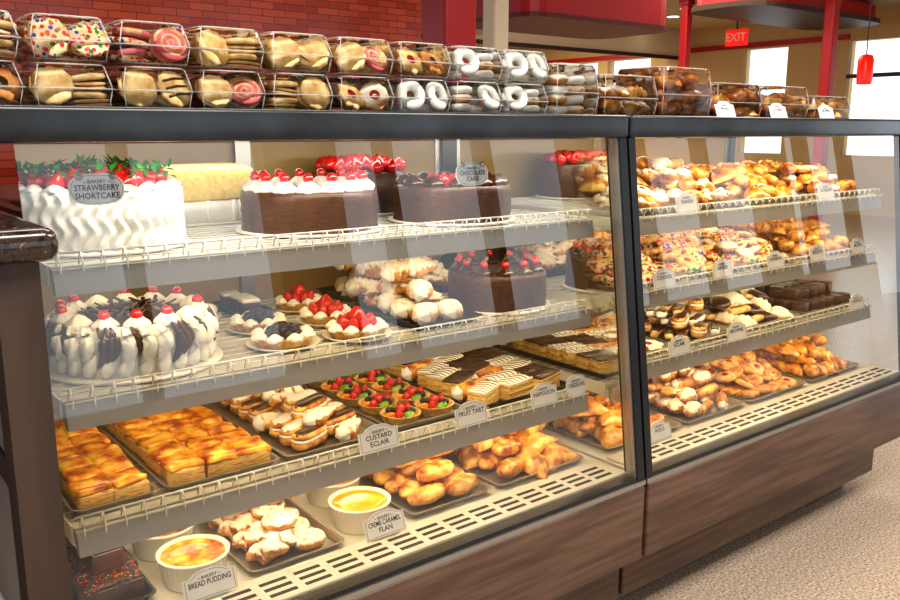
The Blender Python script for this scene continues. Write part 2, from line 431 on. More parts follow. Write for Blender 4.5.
def fill(name, fn, x0, x1, y0, y1, z, nx, ny, layers=1, lh=.03, mat=M_tray, rz=0, jr=.25, jp=.004, usetray=True, seed=1, tilt=0, pad=.018):
    r = random.Random(seed*77+int(x0*100)); mb = MB()
    hx, hy = (x1-x0)/2, (y1-y0)/2
    if usetray: tray(mb, hx, hy, mat)
    ix, iy = hx-pad, hy-.016
    for l in range(layers):
        ax, ay = max(1, nx-(l % 2)), max(1, ny-l)
        for i in range(ax):
            for j in range(ay):
                px = -ix+(i+.5+.5*(nx-ax))*2*ix/nx+r.uniform(-jp, jp)
                py = -iy+(j+.5+.8*(ny-ay))*2*iy/ny+r.uniform(-jp, jp)
                f = fn[(i+j*3+l+(r.random() < .3)) % len(fn)] if isinstance(fn, list) else fn
                tl = tilt if l else tilt*.3
                f(mb, T(px, py, (.0045 if usetray else 0)+(.004 if tilt else 0)+l*lh, rz=rz+r.uniform(-jr, jr), rx=r.uniform(-tl, tl)+(tilt*.3 if l else 0), ry=r.uniform(-tl, tl)), r)
    return mb.obj(name, ((x0+x1)/2, (y0+y1)/2, z))

def F(fn, **kw): return lambda mb, M, r: fn(mb, M, r, **kw)

# ------------------------------------------------------------ labels
def textmesh(s, size):
    cu = bpy.data.curves.new('t', 'FONT'); cu.body = s; cu.size = size; cu.align_x = 'CENTER'; cu.align_y = 'CENTER'; cu.resolution_u = 2; cu.offset = size*.012
    ob = bpy.data.objects.new('t', cu); sc.collection.objects.link(ob)
    bpy.context.view_layer.update()
    dg = bpy.context.evaluated_depsgraph_get()
    me = ob.evaluated_get(dg).to_mesh()
    vs = [tuple(v.co) for v in me.vertices]; fs = [tuple(p.vertices) for p in me.polygons]
    bpy.data.objects.remove(ob); bpy.data.curves.remove(cu)
    return vs, fs
def label(name, lines, x, y, z, w=.095, h=.055, tilt=-.12, yaw=0, suction=False, oval=False):
    """z = bottom of card"""
    mb = MB(); out = []
    n = 28
    if oval:
        for k in range(n):
            a = 2*pi*k/n
            out.append((w/2*math.copysign(abs(math.cos(a))**.7, math.cos(a)), h/2+h/2*math.copysign(abs(math.sin(a))**.8, math.sin(a))))
    else:
        out = [(-w/2, 0), (w/2, 0), (w/2, h*.78), (w*.37, h*.79)]
        for k in range(1, 10):
            a = k/10*pi; out.append((w*.34*math.cos(a), h*.78+h*.22*math.sin(a)))
        out += [(-w*.37, h*.79), (-w/2, h*.78)]
    Mx = Matrix.Rotation(yaw, 4, 'Z') @ Matrix.Rotation(tilt, 4, 'X')
    vs = [(a, -.001, b) for a, b in out]+[(a, .001, b) for a, b in out]; m = len(out)
    fs = [list(range(m)), [m+k for k in range(m)][::-1]]+[(k, k+m, (k+1) % m+m, (k+1) % m) for k in range(m)]
    mb.add(vs, fs, M_paper, Mx, False)
    sc2 = .92
    inn = [(a*sc2, h*.5+(b-h*.5)*sc2*.97) for a, b in out]; inn2 = [(a*(sc2-.015), h*.5+(b-h*.5)*(sc2-.05)) for a, b in out]
    vs = [(a, -.0013, b) for a, b in inn]+[(a, -.0013, b) for a, b in inn2]
    mb.add(vs, [(k, (k+1) % m, (k+1) % m+m, k+m) for k in range(m)], M_ink, Mx, False)
    tot = ['~ BAKERY ~']+lines
    hs = [.13]+[.22]*len(lines)
    zc = h*.80
    for s, q in zip(tot, hs):
        sz = h*q*1.2; zc -= h*q*.5
        tv, tf = textmesh(s, sz)
        wd = max(v[0] for v in tv)-min(v[0] for v in tv)
        k = min(1, w*.80/wd)
        mb.add([(v[0]*k, -.0016, v[1]+zc) for v in tv], tf, M_ink, Mx, False)
        zc -= h*q*.66
    if suction:
        for sx in (-.3, .3):
            lathe(mb, M_stem, [(.004, 0), (.006, .003), (0, .004)], 10, Mx @ T(w*sx, -.001, h*.9, rx=pi/2))
    else:
        box(mb, M_stem, -w*.3, w*.3, 0, .012, -.001, .004)
    return mb.obj(name, (x, y, z))

# ------------------------------------------------------------ display cases
GB_Y, GT_Y, GB_Z, GT_Z = .0, .10, .445, 1.262
YB = .80
def gy(z): return GB_Y+(GT_Y-GB_Y)*(z-GB_Z)/(GT_Z-GB_Z)
def make_case(x0, x1, shelves, ext=0.0):
    E = empty('bakery_display_case', (x0, 0, 0))
    def P(mb, n):
        o = mb.obj(n, (-x0, 0, 0)); o.parent = E; return o
    b = MB()
    g = .004
    lx1 = x1-(0 if ext else .10)
    box(b, M_blk, x0, x1, .03, YB, .225, .425)
    box(b, M_blk, x0, lx1, .075, YB, .095, .225)
    rbox(b, M_kick, lx1-x0-.03, YB-.17, .10, .005, T((x0+lx1)/2, (YB+.05)/2+.03, 0))
    P(b, 'base_body')
    b = MB()
    cx = (x0+x1)/2
    Mf = Matrix.Translation((cx, -.004, 0))
    rbox(b, M_wood, x1-x0-2*g, .03, .425-.228, .006, Mf @ T(0, 0, .228))
    rbox(b, M_wood, lx1-x0-2*g, .03, .215-.09, .005, T((x0+lx1)/2, .065, .09))
    P(b, 'wood_fascia')
    b = MB()
    box(b, M_alu, x0, x1, -.016, .03, .425, .437)
    box(b, M_blk, x0, x1, -.010, .02, .437, .447)
    P(b, 'sill')
    b = MB()
    box(b, M_white, x0+.01, x1-.01, .02, YB-.02, .425, .444)
    rbox(b, M_white, x1-x0-.04, .10, .007, .003, T(cx, .075, .4435))
    xx = x0+.05
    while xx < x1-.09:
        for yy in (.045, .068, .091): box(b, M_slot, xx, xx+.055, yy-.005, yy+.005, .4502, .4512)
        xx += .072
    P(b, 'vent_deck')
    b = MB()
    def post(xa, xb, mat=M_blk, d0=-.012, d1=.03):
        v = []
        for z in (.44, 1.262):
            yy = gy(z)
            v += [(xa, yy+d0, z), (xb, yy+d0, z), (xb, yy+d1, z), (xa, yy+d1, z)]
        b.add(v, [(0, 3, 2, 1), (4, 5, 6, 7), (0, 1, 5, 4), (1, 2, 6, 5), (2, 3, 7, 6), (3, 0, 4, 7)], mat, None, False)
    if ext == 0: post(x0+.001, x0+.024)
    post(x1-.026, x1-.001)
    if ext: post(x1-.031, x1-.026, M_alu, -.008, .02)
    else: post(x0+.024, x0+.028, M_alu, -.008, .02)
    box(b, M_blk, x0, x0+.03, YB-.04, YB, .44, 1.262); box(b, M_blk, x1-.03, x1, YB-.04, YB, .44, 1.262)
    P(b, 'frame')
    b = MB()
    rbox(b, M_slab, x1-x0-.003+ext, YB+.04-.08, 1.315-1.262, .008, T((x0-ext+x1)/2, (YB+.04+.08)/2, 1.262))
    P(b, 'top_slab')
    b = MB()
    b.add([(x0+.024 if ext == 0 else x0, gy(.447), .447), (x1-.026, gy(.447), .447), (x1-.026, gy(1.262), 1.262), (x0+.024 if ext == 0 else x0, gy(1.262), 1.262)], [(0, 1, 2, 3)], M_glass, None, False)
    P(b, 'front_glass')
    b = MB()
    for xx in (x0+.003, x1-.003):
        b.add([(xx, gy(.447)+.02, .447), (xx, YB-.03, .447), (xx, YB-.03, 1.262), (xx, GT_Y+.02, 1.262)], [(0, 1, 2, 3)], M_glassE, None, False)
    P(b, 'end_glass')
    b = MB()
    box(b, M_back, x0+.03, cx+.02, YB-.012, YB-.006, .46, 1.25)
    box(b, M_back, cx-.02, x1-.03, YB-.026, YB-.020, .46, 1.25)
    for xx in (x0+.03, cx-.02, cx, x1-.05): box(b, M_alu, xx, xx+.02, YB-.03, YB-.002, .445, 1.262)
    P(b, 'sliding_doors')
    for i, z in enumerate(shelves):
        b = MB()
        a, c = x0+.045, x1-.05
        box(b, M_shelf, a, c, .155, .74, z-.012, z)
        b.add([(a, .142, z-.004), (c, .142, z-.004), (c, .134, z-.044), (a, .134, z-.044), (a, .155, z-.004), (c, .155, z-.004), (c, .150, z-.044), (a, .150, z-.044)],
              [(0, 3, 2, 1), (4, 5, 6, 7), (0, 1, 5, 4), (3, 7, 6, 2), (0, 4, 7, 3), (1, 2, 6, 5)], M_rail, None, False)
        box(b, M_white, a, c, .150, .185, z-.036, z-.012)
        yy = .19
        while yy < .72:
            tube(b, M_wire, [(a, yy, z+.0012), (cx, yy, z+.0012), (c, yy, z+.0012)], .0012, 5); yy += .035
        for xx in (a-.004, c+.001): box(b, M_white, xx, xx+.003, .16, .74, z-.03, z+.003)
        tube(b, M_wire, [(a, .146, z+.022), (cx, .146, z+.022), (c, .146, z+.022)], .0021, 6)
        tube(b, M_wire, [(a, .136, z+.001), (cx, .136, z+.001), (c, .136, z+.001)], .0019, 6)
        xx = a+.01
        while xx < c:
            tube(b, M_wire, [(xx, .160, z+.001), (xx, .150, z+.022), (xx, .140, z+.021), (xx, .133, z+.002), (xx, .134, z-.010)], .0016, 5); xx += .034
        P(b, 'wire_shelf_%d' % (i+1))
    def lamp(z, y, p, c, sy=.03, ang=0):
        ld = bpy.data.lights.new('case_lamp', 'AREA'); ld.shape = 'RECTANGLE'; ld.size = x1-x0-.14; ld.size_y = sy; ld.energy = p; ld.color = c
        lo = bpy.data.objects.new('case_lamp', ld); sc.collection.objects.link(lo); lo.parent = E
        lo.location = (cx-x0, y, z); lo.rotation_euler = (ang, 0, 0)
    Lw = (x1-x0)/1.3
    top_c = (1, .92, .78) if ext else (1, .82, .52)
    low_c = (1, .79, .47)
    lamp(1.254, .17, (3.6 if ext else 4.6)*Lw, top_c, .04, .45)
    lamp(1.256, .55, 1.6*Lw, top_c, .04, 0)
    for z in shelves: lamp(z-.038, .168, 2.7*Lw, low_c, .025, .5)
    for z in shelves: lamp(z-.016, .45, .9*Lw, low_c, .03, 0)
    return E
XA0, XA1 = .275, 1.592
XB0, XB1 = 1.598, 3.05
SA = (1.07, .85, .63); SB = (1.06, .865, .67)
make_case(XA0, XA1, SA, ext=.12)
make_case(XB0, XB1, SB)
DZ = .444
W = .0026

# ------------------------------------------------------------ cakes
def board(mb, r): lathe(mb, M_traywhite, [(0, 0), (r, 0), (r+.001, .003), (r, .005), (0, .005)], 40)
mb = MB(); board(mb, .165)
r0, h0 = .152, .102
nz = 18
lathe(mb, M_cream, [(r0, .005+h0*k/nz) for k in range(nz)]+[(r0*.98, .005+h0), (r0*.9, .008+h0), (0, .006+h0)], 280, None,
      lambda a, q, z, i: (q*(1+(.034*math.cos(40*a+2.0*math.sin(z*125)) if i < nz else 0)), z))
for k in range(22):
    a = k*2*pi/22; rosette(mb, M_cream, .015, T(.138*math.cos(a), .138*math.sin(a), h0+.004), .7)
r = random.Random(3)
for k in range(60):
    a = k*2.4; q = .13*math.sqrt(k/60)
    strawberry(mb, r.uniform(.013, .017), T(q*math.cos(a), q*math.sin(a), h0+.006+.016*(1-k/60), rz=r.random()*6, ry=r.uniform(.2, 1.4)), True)
    for j in range(4): leafm(mb, r.uniform(.014, .022), T(q*1.1*math.cos(a+.2*j), q*1.1*math.sin(a+.2*j), h0+.02+.016*r.random()+.012*(1-k/60), rz=r.random()*6, ry=r.uniform(-1.1, .4)))
mb.obj('strawberry_shortcake', (.452, .365, 1.07+W))
mb = MB()
loft(mb, M_traywhite, [(0, .13, .085, .03), (.005, .132, .087, .03)])
loft(mb, M_cream, [(.005, .115, .075, .03), (.05, .117, .077, .03), (.054, .11, .07, .03)])
for k in range(44):
    t = k/44*2*pi
    x, y = .119*math.copysign(abs(math.cos(t))**.35, math.cos(t)), .078*math.copysign(abs(math.sin(t))**.35, math.sin(t))
    tube(mb, M_cream, [(x, y, .006), (x*1.02, y*1.02, .03), (x*.99, y*.99, .054)], .006, 6)
rbox(mb, M_yellow, .235, .155, .078, .014, T(0, 0, .053), None, .008, 3)
mb.obj('lemon_sheet_cake', (.745, .63, 1.07+W))
def choc_cake(name, x, y, z, rr, h, n=14, cherries=True, ros=M_cream, side=M_choccake, top=M_shav):
    mb = MB(); board(mb, rr+.012)
    lathe(mb, side, [(rr, .005)]+[(rr, .005+h*k/8) for k in range(1, 8)]+[(rr*.985, .004+h), (rr*.93, .006+h), (0, .004+h)], 96, None,
          lambda a, q, z2, i: (q*(1+(.007*math.cos(i*pi) if i < 8 else 0)+.004*math.sin(24*a)), z2), [side]*8+[top]*2)
    for k in range(n):
        a = k*2*pi/n
        rosette(mb, ros, rr*.165, T(rr*.8*math.cos(a), rr*.8*math.sin(a), h+.004))
        if cherries: cherry(mb, rr*.075, T(rr*.8*math.cos(a), rr*.8*math.sin(a), h+.004+rr*.15))
    return mb, (x, y, z)
mb, l = choc_cake('', .885, .345, 1.07+W, .143, .08, 15); mb.obj('black_forest_cake', l)
mb, l = choc_cake('', 1.245, .315, 1.07+W, .138, .08, 12, False, M_choc, M_choccake, M_choc)
for k in range(18):
    a = k*2.4; q = .05*math.sqrt(k/18); strawberry(mb, .014, T(q*math.cos(a), q*math.sin(a), .085, rz=a, ry=.5))
mb.obj('chocolate_layer_cake', l)
mb = MB(); board(mb, .13)
lathe(mb, M_choccake, [(.12, .005), (.12, .05), (.12, .1), (.112, .105), (0, .105)], 60, None, lambda a, q, z, i: (q*(1+.015*math.cos(20*a)), z))
for k in range(50):
    a = k*2.4; q = .105*math.sqrt(k/50)
    strawberry(mb, .018, T(q*math.cos(a), q*math.sin(a), .106+.01*(1-k/50), rz=r.random()*6, ry=r.uniform(0, .8)))
mb.obj('strawberry_gateau', (1.185, .625, 1.07+W))
# white cake with cream swirls, chocolate swoops and cherries
mb = MB(); board(mb, .162)
rr, h = .134, .088
lathe(mb, M_cream, [(rr, .005), (rr*1.01, .03), (rr, .06), (rr, h), (rr*.93, h+.005), (0, h+.003)], 80, None, None, [M_cream]*4+[M_shav])
for k in range(28):
    a = k*2*pi/28
    tube(mb, M_cream, [(rr*1.04*math.cos(a+j*.035), rr*1.04*math.sin(a+j*.035), .010+j*.009) for j in range(5)], lambda t, b: .0125*math.sin(pi*(.25+.7*t))*(1+.15*math.cos(4*b+t*8)), 10)
for k in range(14):
    a = k*2*pi/14
    specs = ((0, M_cream, .011, .026), (.2, M_cream, .010, .034), (-.11, M_choccake, .0055, .04)) if k % 2 == 0 else ((-.05, M_choc, .007, .022), (.04, M_choccake, .0055, .026), (.10, M_choc, .0045, .034), (.24, M_cream, .011, .03))
    for (da, mt, wd, z0) in specs:
        pts = [(rr*(1.04+.06*math.sin(t*pi))*math.cos(a+da+.10*math.sin(t*3)), rr*(1.04+.06*math.sin(t*pi))*math.sin(a+da+.10*math.sin(t*3)), z0+t*(h+.008-z0)) for t in [i/10 for i in range(11)]]
        tube(mb, mt, pts, lambda t, b, wd=wd: .0015+wd*math.sin(pi*min(1, t*.9+.06))*(1+.25*math.cos(4*b+t*9)), 16)
for k in range(14):
    a = k*2*pi/14
    rosette(mb, M_cream, .021, T(rr*.88*math.cos(a), rr*.88*math.sin(a), h+.001), .9)
    cherry(mb, .0105, T(rr*.9*math.cos(a), rr*.9*math.sin(a), h+.017)) if k % 4 != 0 else None
for k in range(60):
    a = k*2.4; q = .082*math.sqrt(k/60); rbox(mb, M_choc, .024, .007, .003, .001, T(q*math.cos(a), q*math.sin(a), h+.008+.008*R.random(), rz=R.random()*6, ry=R.uniform(-.7, .7)))
mb.obj('white_cherry_cake', (.492, .33, .85+W))
mb, l = choc_cake('', 1.38, .305, .85+W, .122, .085, 12, True, M_choc); mb.obj('chocolate_truffle_cake', l)
def tart_obj(name, kind, x, y, z, rr=.062):
    mb = MB()
    lathe(mb, M_traywhite, [(0, 0), (rr*.9, 0), (rr*1.18, .008), (rr*1.15, .009), (rr*.88, .002), (0, .002)], 30)
    i_tart(mb, T(0, 0, .003), R, kind, rr); mb.obj(name, (x, y, z))
z2 = .85+W
tart_obj('blueberry_cream_tart', 'berry', .768, .262, z2, .064)
tart_obj('strawberry_cream_tart', 'straw', .925, .232, z2, .064)
tart_obj('blueberry_cream_tart', 'berry', .79, .42, z2, .060)
tart_obj('strawberry_cream_tart', 'straw', .945, .395, z2, .060)
tart_obj('blueberry_cream_tart', 'berry', .71, .60, z2, .058)
tart_obj('strawberry_cream_tart', 'straw', .965, .56, z2, .058)
fill('chocolate_cupcake_tray', F(i_brownie, s=.045, h=.03, top=M_cream), .795, .885, .53, .71, z2, 1, 3, 1, mat=M_trayblack)
fill('lobster_tail_tray', [F(i_lobster, Ln=.09), F(i_puff, rr=.034), F(i_lobster, Ln=.085)], 1.045, 1.235, .18, .48, z2, 2, 4, 3, .04, M_trayblack, jp=.006, tilt=.3, jr=.7, pad=.034, rz=.8)
fill('cream_horn_tray', [F(i_lobster), F(i_turnover, mat=M_sug2, s=.08), F(i_lobster, mat=M_sug)], 1.09, 1.50, .50, .71, z2, 4, 4, 4, .036, M_trayblack, jp=.006, seed=4, jr=.8, tilt=.3, pad=.034)

# third shelf
z3 = .63+W
fill('custard_square_tray', F(i_square, s=.064, h=.036, top=M_cust2), .325, .475, .18, .62, z3, 2, 7, 1, .03, M_tray, jr=.1)
fill('cheese_pastry_tray', F(i_square, s=.069, h=.038, top=M_cust2), .485, .715, .18, .68, z3, 3, 7, 1, .03, M_tray, jr=.1, seed=3)
fill('chocolate_eclair_tray', [F(i_eclair, Ln=.1), F(i_lobster, Ln=.09, Rr=.026, mat=M_sug), F(i_twist, mat=M_sug, Ln=.09), F(i_eclair, Ln=.1, top=M_cream)], .725, .97, .18, .66, z3, 2, 9, 2, .03, M_tray, rz=.5, jr=.25, seed=5, tilt=.08, pad=.024)
fill('fruit_tart_tray', F(i_tart, kind='fruit', rr=.047), .98, 1.20, .19, .66, z3, 2, 5, 1, .03, M_tray, seed=6, pad=.012)
fill('napoleon_tray', [F(i_napoleon), F(i_napoleon), F(i_napoleon, top=M_choc), F(i_cannoli, Ln=.1, Rr=.022)], 1.21, 1.53, .18, .68, z3, 3, 9, 1, .03, M_trayblack, rz=.3, jr=.2, seed=7)

# deck
def ramekin(name, x, y, z, mat=M_cust, rr=.066, h=.058):
    mb = MB()
    lathe(mb, M_ceram, [(0, 0), (rr*.82, 0), (rr*.86, .004), (rr*.97, h*.9), (rr*1.02, h*.93), (rr*1.03, h), (rr*.95, h*1.01), (rr*.9, h*.9), (rr*.6, h*.895), (0, h*.9)], 64, None,
          lambda a, q, z, i: (q*(1+(.012*math.cos(32*a) if 2 <= i <= 3 else 0)), z), [M_ceram]*7+[mat]*2)
    mb.obj(name, (x, y, z))
ramekin('bread_pudding_ramekin', .535, .205, DZ, M_cust2)
ramekin('bread_pudding_ramekin', .53, .355, DZ, M_cust2)
ramekin('bread_pudding_ramekin', .54, .51, DZ, M_cust2)
ramekin('custard_flan_ramekin', .905, .205, DZ, M_cust)
ramekin('custard_flan_ramekin', .925, .355, DZ, M_cust)
ramekin('custard_flan_ramekin', .93, .51, DZ, M_cust)
fill('sprinkle_brownie_tray', F(i_brownie, s=.058, h=.04), .32, .455, .17, .50, DZ, 2, 5, 3, .047, M_trayblack, jr=.1)
fill('sugared_twist_tray', [F(i_twist, Ln=.105, Rr=.027), F(i_danish, rr=.042, mat=M_sug), F(i_twist, mat=M_sug2, Ln=.1)], .615, .828, .13, .64, DZ, 2, 8, 3, .034, M_tray, rz=.4, jr=.6, seed=8, tilt=.15, pad=.03)
fill('butter_croissant_tray', F(i_roll, mat=M_gold, Ln=.11, Rr=.027), 1.0, 1.235, .14, .66, DZ, 2, 10, 3, .034, M_tray, rz=.25, jr=.2, seed=9, tilt=.1)
fill('turnover_tray', [F(i_turnover, s=.095, mat=M_gold), F(i_croissant, mat=M_gold2, Ln=.1)], 1.25, 1.545, .14, .66, DZ, 3, 8, 3, .03, M_tray, rz=.3, jr=.5, seed=10, tilt=.25, pad=.03)

# ------------------------------------------------------------ right case goods
def grp(name, fn, x0, x1, z, nx, ny, layers, lh, seed, y0=.17, y1=.68, pad=.034, **kw):
    fill(name, fn, x0, x1, y0, y1, z, nx, ny, layers, lh, seed=seed, pad=pad, **kw)
zz = 1.06+W
grp('sugared_danish_tray', [F(i_danish, center=M_jam, rr=.042, mat=M_sug), F(i_twist, mat=M_sug2, Ln=.1), F(i_turnover, mat=M_gold), F(i_croissant, mat=M_sug)], 1.66, 1.95, zz, 4, 8, 4, .028, 21, tilt=.3, jr=.9)
grp('almond_croissant_tray', [F(i_croissant, mat=M_sug, Ln=.1, Rr=.027), F(i_croissant, mat=M_gold, Ln=.1, Rr=.027), F(i_twist, mat=M_sug, Ln=.1)], 1.965, 2.25, zz, 3, 8, 4, .028, 22, rz=.6, tilt=.25, jr=.5)
grp('apple_turnover_tray', [F(i_turnover, mat=M_gold2, s=.085), F(i_croissant, mat=M_gold, Ln=.085)], 2.27, 2.61, zz, 4, 7, 3, .028, 23, tilt=.3, jr=.6, pad=.045)
grp('cheese_danish_tray', [F(i_croissant, mat=M_gold2, Ln=.085), F(i_danish, mat=M_sug, rr=.04), F(i_turnover, mat=M_gold, s=.08)], 2.64, 2.98, zz, 4, 7, 3, .03, 24, tilt=.25, jr=.6, pad=.045)
zz = .865+W
grp('sprinkle_cookie_tray', F(i_cookie, mat=M_spr2, rr=.034, h=.02), 1.66, 1.98, zz, 4, 9, 5, .019, 31, tilt=.5)
grp('confetti_cookie_tray', [F(i_cookie, mat=M_spr2, rr=.034, h=.02), F(i_cookie, mat=M_spr2, rr=.036, h=.02), F(i_cookie, mat=M_pale, rr=.034, h=.017, jam=True, flower=True)], 1.99, 2.27, zz, 4, 9, 5, .019, 32, tilt=.5)
grp('rainbow_cookie_tray', [F(i_cookie, mat=M_spr2, rr=.034, h=.02), F(i_cookie, mat=M_spr2, rr=.034, h=.018), F(i_cookie, mat=M_sug2, rr=.034, h=.018)], 2.28, 2.56, zz, 4, 9, 4, .019, 33, tilt=.45)
grp('sweet_bun_tray', [F(i_turnover, mat=M_gold, s=.08), F(i_croissant, mat=M_gold, Ln=.08)], 2.59, 2.98, zz, 4, 7, 3, .028, 34, tilt=.3, jr=.6)
zz = .67+W
grp('linzer_cookie_tray', [F(i_cookie, mat=M_sug2, rr=.042, h=.016, jam=True, flower=True), F(i_biscotti, mat=M_cream, Ln=.1, w=.03), F(i_biscotti, mat=M_gold, top=M_cream)], 1.66, 1.93, zz, 3, 8, 3, .022, 41, tilt=.3, jr=.6)
grp('chocolate_biscotti_tray', [F(i_biscotti, top=M_choc, Ln=.1), F(i_eclair, Ln=.095), F(i_biscotti, mat=M_cream, top=M_choc)], 1.945, 2.245, zz, 3, 10, 3, .028, 42, rz=.6, tilt=.15)
grp('powdered_pastry_tray', [F(i_turnover, mat=M_sug2), F(i_biscotti, mat=M_pale, Ln=.08), F(i_cookie, mat=M_choc, rr=.035, h=.018)], 2.26, 2.6, zz, 4, 9, 3, .026, 43, tilt=.3, jr=.8)
grp('brownie_tray', [F(i_brownie, s=.046, h=.028, top=M_choc), F(i_brownie, s=.046, h=.028, top=M_shav)], 2.62, 2.98, zz, 6, 8, 2, .036, 44, jr=.5, pad=.02)
zz = DZ
grp('dinner_roll_tray', [F(i_biscotti, mat=M_gold2, Ln=.1, w=.032), F(i_roll, mat=M_gold, Ln=.095, Rr=.022), F(i_roll, mat=M_gold2, Ln=.095, Rr=.022)], 1.66, 1.95, zz, 3, 10, 4, .026, 51, .14, rz=.5, jr=.4, tilt=.2)
grp('cannoli_tray', [F(i_cannoli), F(i_croissant, mat=M_sug, Ln=.09), F(i_biscotti, mat=M_gold)], 1.965, 2.265, zz, 3, 10, 4, .025, 52, .14, rz=.3, jr=.4, tilt=.15)
grp('butter_cookie_tray', [F(i_cookie, mat=M_gold, rr=.036, h=.016, flower=True), F(i_danish, mat=M_gold2, rr=.034), F(i_cookie, mat=M_pale, rr=.034, h=.016, jam=True)], 2.28, 2.62, zz, 5, 9, 5, .019, 53, .14, tilt=.45)
grp('croissant_tray', [F(i_croissant, mat=M_gold, Ln=.09), F(i_turnover, mat=M_gold2)], 2.64, 2.98, zz, 4, 9, 3, .03, 54, .14, rz=.6, tilt=.25, pad=.042)

# ------------------------------------------------------------ labels
yl = .122
label('price_label', ['STRAWBERRY', 'SHORTCAKE'], .383, .0935, 1.168, .083, .048, -.12, 0, True, True)
label('price_label', ['CHOCOLATE', 'CAKE'], 1.125, .0935, 1.168, .085, .048, -.12, 0, True, True)
for s, x, w in ((['CUSTARD', 'ECLAIR'], .905, .096), (['FRUIT TART'], 1.15, .09), (['NAPOLEON'], 1.375, .085)):
    label('price_label', s, x, yl-.002, .63+.008, w, .054, -.22)
label('price_label', ['CHEESECAKE'], 1.485, yl-.002, .63+.008, .07, .054, -.2, oval=True)
label('price_label', ['BREAD PUDDING'], .53, .108, .453, .1, .052, -.35)
label('price_label', ['CREME CARAMEL', 'FLAN'], .91, .108, .453, .1, .054, -.35)
nm = ['DANISH', 'CROISSANT', 'COOKIES', 'LINZER', 'RAINBOW', 'BISCOTTI', 'MUFFIN', 'ECLAIR', 'BROWNIE', 'CANNOLI', 'ROLLS', 'SCONES']
for i, (x, z) in enumerate([(1.89, 1.06), (2.6, 1.06), (1.81, .865), (2.07, .865), (2.34, .865), (2.58, .865), (2.84, .865), (1.89, .67), (2.16, .67), (2.87, .67)]):
    label('price_label', [nm[i]], x, yl-.002, z+.006, .092, .054, -.25)
label('price_label', ['ROLLS'], 1.81, .108, .453, .09, .052, -.35)

# ------------------------------------------------------------ clamshell cookie boxes
def ring(mb, z, hx, hy, rad, tr=.0013):
    P = []
    for q, (sx, sy) in enumerate(((1, 1), (-1, 1), (-1, -1), (1, -1))):
        for k in range(5):
            a = q*pi/2+k/4*pi/2
            P.append((sx*(hx-rad)+rad*math.cos(a), sy*(hy-rad)+rad*math.sin(a), z))
    P.append(P[0])
    tube(mb, M_rim, P, tr, 5)
def clam(mb, w, d, h):
    hx, hy = w/2, d/2
    loft(mb, M_plast, [(0, hx-.010, hy-.010, .014), (h*.06, hx-.007, hy-.007, .016), (h*.42, hx-.003, hy-.003, .016), (h*.42, hx, hy, .016), (h*.46, hx, hy, .016), (h*.46, hx-.004, hy-.004, .016),
                       (h*.9, hx-.009, hy-.009, .018), (h*.985, hx-.014, hy-.014, .018), (h*.985, hx-.024, hy-.024, .016), (h*.965, hx-.028, hy-.028, .016)], smooth=False)
    ring(mb, h*.44, hx-.001, hy-.001, .016, .0016); ring(mb, h*.975, hx-.013, hy-.013, .018); ring(mb, .002, hx-.010, hy-.010, .014)
    for sx in (-1, 1):
        tube(mb, M_rim, [(sx*(hx-.007), -hy+.007, h*.48), (sx*(hx-.011), -hy+.011, h*.7), (sx*(hx-.016), -hy+.016, h*.95)], .0012, 5)
        tube(mb, M_rim, [(sx*(hx-.012), -hy+.012, h*.04), (sx*(hx-.010), -hy+.010, h*.2), (sx*(hx-.007), -hy+.007, h*.42)], .001, 5)
M_cookA = noisy('butter_cookie', [(.3, col(206, 160, 96)), (.55, col(236, 204, 142)), (.75, col(246, 228, 182))], 60, .6, .3)
M_cookB = noisy('ginger_cookie', [(.3, col(160, 96, 42)), (.6, col(206, 146, 80))], 60, .6, .4)
M_pinkc = noisy('pink_icing', [(.3, col(210, 80, 90)), (.6, col(232, 130, 140))], 60, .5, .2)
kinds = [F(i_cookie, mat=M_spr, rr=.034, h=.012), F(i_sandwich, rr=.033, mat=M_cookA), F(i_cookie, mat=M_cookA, rr=.034, h=.011, choc=True), F(i_cookie, mat=M_cookA, rr=.032, h=.012, jam=True, flower=True),
         F(i_cookie, mat=M_cookA, rr=.034, h=.011), F(i_cookie, mat=M_sug2, rr=.032, h=.012, jam=True), F(i_pinwheel, rr=.033, h=.011, a=M_choc, c=M_cookA), F(i_cookie, mat=M_cookB, rr=.032, h=.012, flower=True, jam=True, dot=M_choc),
         F(i_pinwheel, rr=.033, h=.011, a=M_pinkc, c=M_cookA)]
